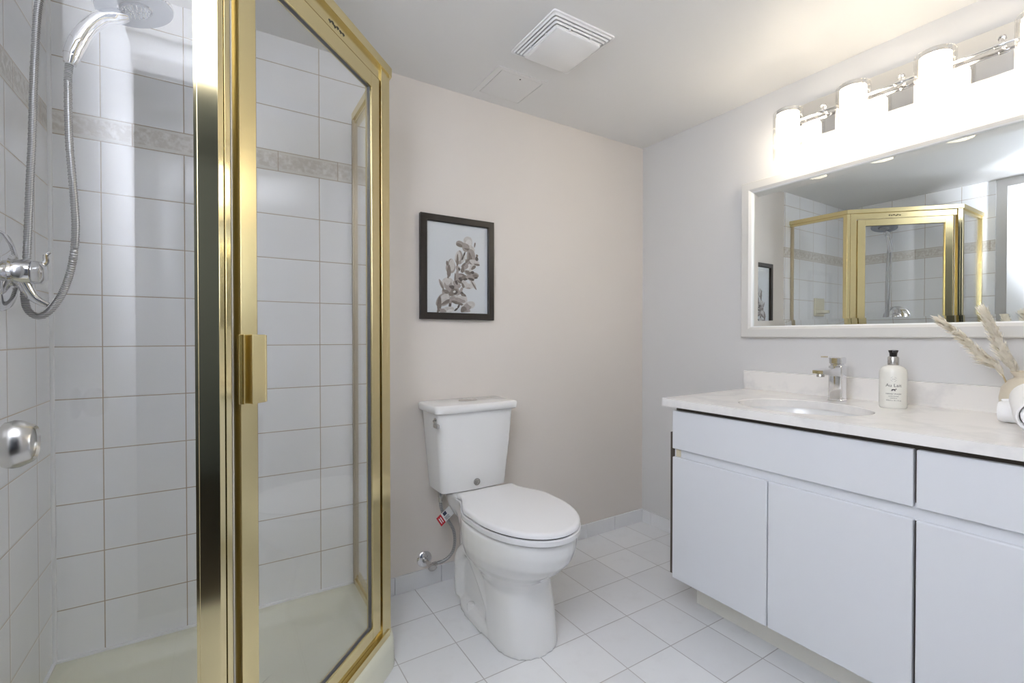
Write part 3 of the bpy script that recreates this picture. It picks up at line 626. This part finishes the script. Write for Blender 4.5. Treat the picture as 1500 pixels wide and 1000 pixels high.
# towels
def roll(name, a, c, r, turns, label):
    t = thing(name, tuple(a), label, 'towel', 'rolled white towels'); L = (Vector(c) - Vector(a)).length; mt = along(a, c)
    n = int(turns * 28); sp = []; th = r / (turns + .4)
    def rad(k): return th * .5 + th * (k / 28.0)
    b = MB()
    rings = []
    for z, sh in ((0, .006), (.004, .002), (.012, 0), (L - .012, 0), (L - .004, .002), (L, .006)):
        R = []
        for k in range(n + 1): a_ = 2 * PI * k / 28; R.append(((rad(k) - sh * .0 + th * .42 - sh * .5) * math.cos(a_), (rad(k) + th * .42 - sh * .5) * math.sin(a_), z))
        for k in range(n, -1, -1): a_ = 2 * PI * k / 28; R.append(((rad(k) - th * .42 + sh * .5) * math.cos(a_), (rad(k) - th * .42 + sh * .5) * math.sin(a_), z))
        rings.append(R)
    b.loft(rings, mat=mt, cap0=False, cap1=False)
    for Rr in (rings[0], rings[-1]):              # close the two spiral ends strip by strip
        tb = bmesh.new(); V = [tb.verts.new(p) for p in Rr]; m2 = len(V)
        for k in range(n): tb.faces.new((V[k], V[k + 1], V[m2 - 2 - k], V[m2 - 1 - k]))
        b._take(tb, 0, mt)
    b.build('cloth', M['towel'], t, angle=60); return t
roll('rolled_towel', (1.835, .378, .8560), (1.835, .15, .8560), .0310, 3.2, 'small rolled white towel lying flat on the counter in front of the vase')
roll('rolled_towel', (1.60, .262, .871), (1.775, .305, .899), .0440, 3.6, 'rolled white towel propped slanting against another towel, its spiral end showing')

# vase with dried plumes
VZ0 = .8236; VC = (1.945, .328)
vs = thing('vase', (VC[0], VC[1], VZ0), 'beige matte ceramic vase behind the rolled towels on the counter', 'vase')
b = MB(); b.lathe([(.045, 0), (.060, .004), (.071, .030), (.0735, .060), (.069, .090), (.056, .110), (.044, .118), (.043, .122), (.050, .134), (.052, .137), (.049, .138), (.039, .124), (.038, .118), (.05, .105), (.06, .08), (.06, .03), (.0, .02)], 48, mat=Matrix.Translation((VC[0], VC[1], VZ0)), cap1=False)
b.build('body', M['vase'], vs, angle=60)
def pampas(base, pts, label, wid, seed):
    rnd = random.Random(seed); t = thing('pampas_grass', base, label, 'dried grass', 'pampas plumes in the vase')
    P = spline([base] + pts, 24); n = len(P)
    b = MB(); b.tube(P, .0022, 6, sm=1, radii=lambda u: .0026 * (1 - .7 * u)); b.build('stem', M['stem'], t)
    bm = bmesh.new()
    i0 = int(n * .22)
    for i in range(i0, n):
        u = (i - i0) / (n - 1 - i0); tan = (P[min(i + 1, n - 1)] - P[max(i - 1, 0)]).normalized()
        w = wid * (min(1, u * 3.5 + .35)) * (1 - .45 * u)
        for k in range(9):
            a = rnd.uniform(0, 2 * PI); o1 = tan.orthogonal().normalized(); o2 = tan.cross(o1); rad = o1 * math.cos(a) + o2 * math.sin(a)
            ln = rnd.uniform(.022, .050) * (1 - .25 * u); spread = rnd.uniform(.25, 1) * w
            p0 = P[i] + tan * rnd.uniform(-.006, .006); p1 = p0 + tan * ln * .5 + rad * spread * .75; p2 = p0 + tan * ln + rad * spread + Vector((0, 0, -.25 * spread))
            side = tan.cross(rad).normalized() * rnd.uniform(.0018, .0040)
            v = [bm.verts.new(q) for q in (p0 - side, p0 + side, p1 + side, p1 - side)]; tip = bm.verts.new(p2)
            bm.faces.new(v); bm.faces.new((v[3], v[2], tip))
    b = MB(); me = bpy.data.meshes.new('x'); bm.to_mesh(me); bm.free(); b.bm.from_mesh(me); bpy.data.meshes.remove(me)
    b.build('plume', M['plume'], t, smooth=False)
pampas((1.935, .365, VZ0 + .03), [(1.918, .392, .955), (1.885, .42, .995), (1.82, .452, 1.055), (1.745, .478, 1.102)], 'cream pampas plume leaning far out of the vase over the counter', .024, 3)
pampas((1.950, .345, VZ0 + .03), [(1.930, .365, .955), (1.905, .385, 1.01), (1.872, .400, 1.075), (1.842, .412, 1.127)], 'cream pampas plume standing steeper in the vase, overlapping the mirror frame', .027, 5)

# ------------------------------------------------------------------ mirror
mi = thing('wall_mirror', (XR, .667, 1.4), 'wide rectangular mirror in a white frame above the vanity', 'mirror')
y0, y1, z0, z1, w = .072, 1.263, 1.056, 1.757, .050
b = MB()
def mitre(ya, yb, za, zb, d0, d1):                # one frame ring from outer to inner edge
    pass
sec = [(0, 0), (0, -.022), (.004, -.026), (.036, -.026), (.046, -.020), (.050, -.016), (.050, -.004)]
R = []
for u, x in sec: R.append([(XR + x, y0 + u, z0 + u), (XR + x, y1 - u, z0 + u), (XR + x, y1 - u, z1 - u), (XR + x, y0 + u, z1 - u)])
b.loft(R[:5], False, False); b.build('frame', M['mframe'], mi, angle=25)
b = MB(); b.loft(R[4:], False, False); b.build('inner_lip', M['trim'], mi, angle=25)
b = MB(); s0, s1 = .048, .074
R = [[(XR + x, y0 + u, z0 + u), (XR + x, y1 - u, z0 + u), (XR + x, y1 - u, z1 - u), (XR + x, y0 + u, z1 - u)] for u, x in ((s0, -.004), (s0, -.0095), (s1, -.0120), (s1 + .0005, -.0120))]
b.loft(R, True, True); b.build('mirror_glass', M['mirror'], mi, smooth=False)

# ------------------------------------------------------------------ vanity light
vl = thing('vanity_light', (XR, .667, 1.935), 'four-light chrome vanity bar with clear and frosted glass shades above the mirror', 'wall light')
MB().box(XR - .030, XR, .248, 1.086, 1.862, 2.008, .002).build('back_plate', M['plate'], vl)
LX, yc = XR - .118, (1.009, .781, .553, .325)
b = MB(); b.tube([(XR - .055, .27, 1.940), (XR - .055, 1.064, 1.940)], .006, 12, sm=1); b.build('rail', M['chrome'], vl)
for y in (.42, .668, .916):
    b = MB(); b.tube([(XR - .03, y, 1.972), (XR - .0565, y, 1.940)], .006, 12, sm=1); b.lathe([(.009, 0), (.009, .008)], 16, mat=along((XR - .0300, y, 1.972), (XR - .05, y, 1.948))); b.lathe([(.008, -.012), (.0085, -.010), (.0085, .010), (.008, .012)], 16, mat=Matrix.Translation((XR - .055, y, 1.94)) @ Matrix.Rotation(PI / 2, 4, 'X'))
    b.build('bracket', M['chrome'], vl)
for y in yc:
    b = MB(); b.tube([(XR - .055, y, 1.940), (XR - .068, y, 1.964), (LX, y, 1.968), ], .006, 10); b.lathe([(.0, .0), (.036, -.001), (.0405, -.004), (.0405, -.020), (.0, -.021)], 32, mat=Matrix.Translation((LX, y, 1.972)), cap0=False, cap1=False)
    b.build('lamp_holder', M['chrome'], vl)
    b = MB(); b.lathe([(.052, 1.778), (.052, 1.962), (.049, 1.962), (.049, 1.778), (.052, 1.778)], 48, mat=Matrix.Translation((LX, y, 0)), cap0=False, cap1=False)
    g = b.build('glass_shade', M['shade'], vl, angle=50); g['label'] = 'clear glass cylinder shade'
    b = MB(); b.lathe([(.039, 1.790), (.040, 1.793), (.040, 1.946), (.038, 1.949), (.0, 1.949)], 40, mat=Matrix.Translation((LX, y, 0)), cap0=True, cap1=False)
    d = b.build('diffuser', M['lamp'], g, angle=50); d['label'] = 'glowing frosted glass tube'

# ------------------------------------------------------------------ ceiling fittings
ve = thing('ceiling_vent', (1.068, 1.361, H), 'white square louvred exhaust fan cover on the ceiling', 'vent')
VXc, VYc, hw = 1.068, 1.361, .136
def sq(mb, h, z0, z1, r, mi=0): mb.prism(rrect(VXc - h, VXc + h, VYc - h, VYc + h, r, 4), z0, z1, 0, mi)
b = MB(); sq(b, hw, H - .006, H, .008); b.build('base_frame', M['plast'], ve)
b = MB(); sq(b, .094, H - .028, H - .006, .008); b.build('louvre_shade', M['shadow_in'], ve)  # dark core behind the slots, shade between the louvres as colour
b = MB()
for k in range(4):
    h = hw - .011 - .0088 * k; z = H - .0062 - .0056 * k
    b.loft([[(x, y, z - .0038) for x, y in rrect(VXc - h, VXc + h, VYc - h, VYc + h, .008, 4)], [(x, y, z) for x, y in rrect(VXc - h - .005, VXc + h + .005, VYc - h - .005, VYc + h + .005, .010, 4)],
            [(x, y, z) for x, y in rrect(VXc - .09, VXc + .09, VYc - .09, VYc + .09, .008, 4)], [(x, y, z - .0038) for x, y in rrect(VXc - .09, VXc + .09, VYc - .09, VYc + .09, .008, 4)]], False, False)
for q in (-.045, .045):
    for s in (-1, 1):
        b.box(VXc + q - .002, VXc + q + .002, min(VYc + s * .094, VYc + s * .108), max(VYc + s * .094, VYc + s * .108), H - .026, H - .006)
        b.box(min(VXc + s * .094, VXc + s * .108), max(VXc + s * .094, VXc + s * .108), VYc + q - .002, VYc + q + .002, H - .026, H - .006)
b.build('louvres', M['plast'], ve)
b = MB(); b.loft([[(x, y, z) for x, y in rrect(VXc - h, VXc + h, VYc - h, VYc + h, .010, 4)] for h, z in ((.100, H - .0265), (.100, H - .031), (.096, H - .033))]); b.build('centre_panel', M['plast'], ve)
ap = thing('access_panel', (1.058, 1.715, H), 'flush white square access hatch in the ceiling beside the fan cover', 'access panel')
b = MB(); o = (.940, 1.176, 1.598, 1.828); i = (.966, 1.166, 1.615, 1.808)
for x0, x1, y0_, y1_ in ((o[0], o[1], o[2], i[2]), (o[0], o[1], i[3], o[3]), (o[0], i[0], i[2], i[3]), (i[1], o[1], i[2], i[3])): b.box(x0, x1, y0_, y1_, H - .003, H)
b.build('frame', M['ceil'], ap, smooth=False)
MB().box(i[0] + .0025, i[1] - .0025, i[2] + .002, i[3] - .002, H - .0030, H).build('hatch_door', M['ceil'], ap, smooth=False)
MB().box(i[0], i[1], i[2], i[3], H - .0008, H).build('groove_shade', M['shadow_in'], ap, smooth=False)  # dark sheet under the hatch gap, its shade painted in
MB().lathe([(.0035, 0), (.0035, .0012)], 16, mat=Matrix.Translation((1.066, 1.635, H - .0038))).build('latch', M['shadow_in'], ap)

# ------------------------------------------------------------------ framed print on the back wall
pf = thing('picture_frame', (.889, D, 1.357), 'black framed print of orchids hanging on the back wall above the toilet', 'picture')
x0, x1, z0, z1 = .714, 1.066, 1.134, 1.579
sec = [(0, 0), (0, -.020), (.002, -.022), (.026, -.022), (.029, -.019), (.029, -.006)]
b = MB(); b.loft([[(x0 + u, D + y, z0 + u), (x1 - u, D + y, z0 + u), (x1 - u, D + y, z1 - u), (x0 + u, D + y, z1 - u)] for u, y in sec], False, False); b.build('frame', M['frame'], pf, angle=25)
pr = MB().box(x0 + .027, x1 - .027, D - .008, D - .002, z0 + .027, z1 - .027).build('print', M['paper'], pf, smooth=False)
# printed orchid spray: petals given in the photograph of the print, corner to corner
TLq, TRq, BRq, BLq = (163, 112), (655, 183), (643, 890), (150, 873)
PX0, PX1, PZ0, PZ1 = x0 + .029, x1 - .029, z0 + .029, z1 - .029
def to_print(px, py):
    u, v = .5, .5
    for _ in range(12):
        X = (1 - v) * ((1 - u) * TLq[0] + u * TRq[0]) + v * ((1 - u) * BLq[0] + u * BRq[0]); Y = (1 - v) * ((1 - u) * TLq[1] + u * TRq[1]) + v * ((1 - u) * BLq[1] + u * BRq[1])
        u += (px - X) / 492; v += (py - Y) / 735
    return PX0 + u * (PX1 - PX0), PZ1 - v * (PZ1 - PZ0)
tones = [(.50, .48, .47), (.30, .265, .25), (.155, .125, .11), (.055, .042, .036), (.62, .61, .61)]
inks = [pmat('ink_tone', c, .55, var=.30, vscale=90) for c in tones]
b = MB(); cnt = [0]
def petal(cx, cy, L, Wd, ang, tone, lobes=0.0, pinch=.55):
    t = bmesh.new(); ca, sa = math.cos(math.radians(ang)), math.sin(math.radians(ang)); vs_ = []; N = 22
    cnt[0] += 1; yy = D - .0083 - .00001 * cnt[0]
    for k in range(N):
        a = 2 * PI * k / N; x = L * math.cos(a); y = 1.32 * Wd * math.sin(a) * (1 - pinch * .5 * (1 - math.cos(a)) * .8) * (1 + lobes * math.sin(3 * a + cx))
        px, py = cx + x * ca - y * sa, cy + x * sa + y * ca
        px = max(px, 152); py = min(py, 876)
        X, Z = to_print(px, py); vs_.append(t.verts.new((X, yy, Z)))
    t.faces.new(vs_); b._take(t, tone)
def stroke(pts, wd, tone):
    for (ax, ay), (bx, by) in zip(pts, pts[1:]):
        petal((ax + bx) / 2, (ay + by) / 2, math.hypot(bx - ax, by - ay) * .56, wd, math.degrees(math.atan2(by - ay, bx - ax)), tone, pinch=0)
for p in [  # top bloom
    (490, 300, 55, 34, 262, 0), (495, 310, 38, 22, 270, 4), (432, 312, 44, 24, 205, 1), (420, 318, 30, 12, 200, 2), (470, 335, 40, 30, 60, 1), (520, 345, 36, 16, 60, 0), (545, 318, 22, 6, 280, 2), (480, 352, 26, 8, 20, 2),
    (520, 400, 52, 26, 250, 1), (510, 420, 62, 34, 75, 1), (505, 425, 48, 14, 80, 2), (540, 462, 46, 22, 25, 0), (560, 430, 20, 12, 80, 3), (562, 405, 12, 9, 60, 2), (560, 480, 26, 8, 10, 2),
    (415, 418, 58, 32, 95, 1), (405, 408, 44, 22, 95, 0), (400, 440, 52, 9, 92, 2), (450, 430, 40, 10, 115, 0),
    # middle left upright petal
    (345, 490, 62, 36, 95, 1), (352, 480, 50, 24, 95, 0), (330, 530, 52, 15, 92, 2), (318, 465, 20, 10, 80, 2),
    # middle right blooms
    (420, 590, 46, 40, 30, 2), (415, 585, 34, 26, 30, 1), (425, 600, 22, 16, 30, 3), (402, 510, 26, 16, 60, 1), (412, 515, 12, 8, 60, 3), (455, 585, 20, 26, 80, 2), (462, 600, 10, 18, 80, 3),
    (490, 550, 44, 22, 30, 1), (485, 545, 26, 12, 30, 2), (535, 570, 26, 38, 80, 1), (540, 575, 16, 26, 80, 2), (548, 590, 8, 16, 80, 3), (520, 545, 16, 12, 20, 3), (515, 510, 34, 18, 300, 0), (490, 500, 22, 14, 280, 4),
    (520, 630, 56, 16, 62, 0), (530, 650, 46, 6, 60, 2), (480, 655, 46, 20, 12, 0), (470, 670, 34, 8, 14, 1), (395, 560, 50, 12, 95, 1), (378, 590, 44, 7, 92, 2),
    # lower bloom
    (320, 640, 56, 42, 262, 0), (322, 655, 46, 30, 262, 1), (318, 620, 30, 24, 270, 0), (268, 640, 46, 12, 68, 1), (272, 655, 36, 5, 66, 2), (292, 720, 34, 16, 60, 1), (365, 690, 46, 40, 70, 1), (370, 695, 34, 26, 60, 2),
    (350, 665, 22, 14, 20, 3), (372, 712, 24, 16, 330, 3), (368, 705, 14, 8, 330, 4), (395, 660, 30, 18, 330, 1), (410, 715, 32, 12, 320, 1), (345, 720, 20, 22, 80, 2), (440, 730, 30, 14, 40, 2), (455, 750, 16, 10, 60, 3), (430, 712, 14, 8, 30, 3),
    (410, 765, 66, 28, 14, 0), (405, 772, 56, 18, 16, 1), (400, 800, 48, 10, 20, 2), (440, 755, 34, 14, 10, 0),
    # bottom left petals
    (278, 775, 66, 46, 320, 1), (285, 765, 52, 30, 320, 0), (250, 800, 62, 16, 95, 2), (300, 790, 42, 12, 330, 2), (335, 805, 34, 10, 100, 3), (335, 770, 14, 8, 90, 2),
    (310, 855, 56, 24, 350, 0), (270, 862, 34, 18, 20, 1), (330, 862, 30, 10, 350, 4), (240, 862, 16, 10, 300, 2),
    (480, 820, 60, 30, 345, 0), (465, 838, 46, 28, 320, 1), (440, 855, 30, 22, 300, 2), (505, 810, 34, 14, 20, 0), (470, 868, 30, 8, 350, 1),
          (458, 500, 34, 20, 320, 1), (440, 520, 28, 14, 100, 2), (500, 590, 40, 20, 20, 1), (508, 600, 28, 9, 20, 3), (455, 640, 36, 24, 60, 0), (440, 650, 24, 10, 70, 2), (385, 640, 34, 20, 250, 1), (388, 628, 20, 9, 250, 3), (350, 770, 36, 20, 300, 1), (372, 790, 30, 12, 20, 2), (300, 700, 30, 14, 30, 2), (425, 690, 26, 10, 300, 1), (530, 505, 24, 12, 320, 2), (478, 455, 26, 14, 60, 1)]: petal(*p)
stroke([(463, 375), (448, 410), (436, 440)], 5, 3); stroke([(490, 435), (465, 465), (432, 498)], 7, 2); stroke([(408, 812), (395, 840), (368, 862)], 6, 3); stroke([(320, 575), (322, 592)], 5, 2)
b.build('orchid_spray', inks, pr, smooth=False)
pg = MB().box(x0 + .028, x1 - .028, D - .0115, D - .0095, z0 + .028, z1 - .028).build('glazing', M['glass'], pf, smooth=False)
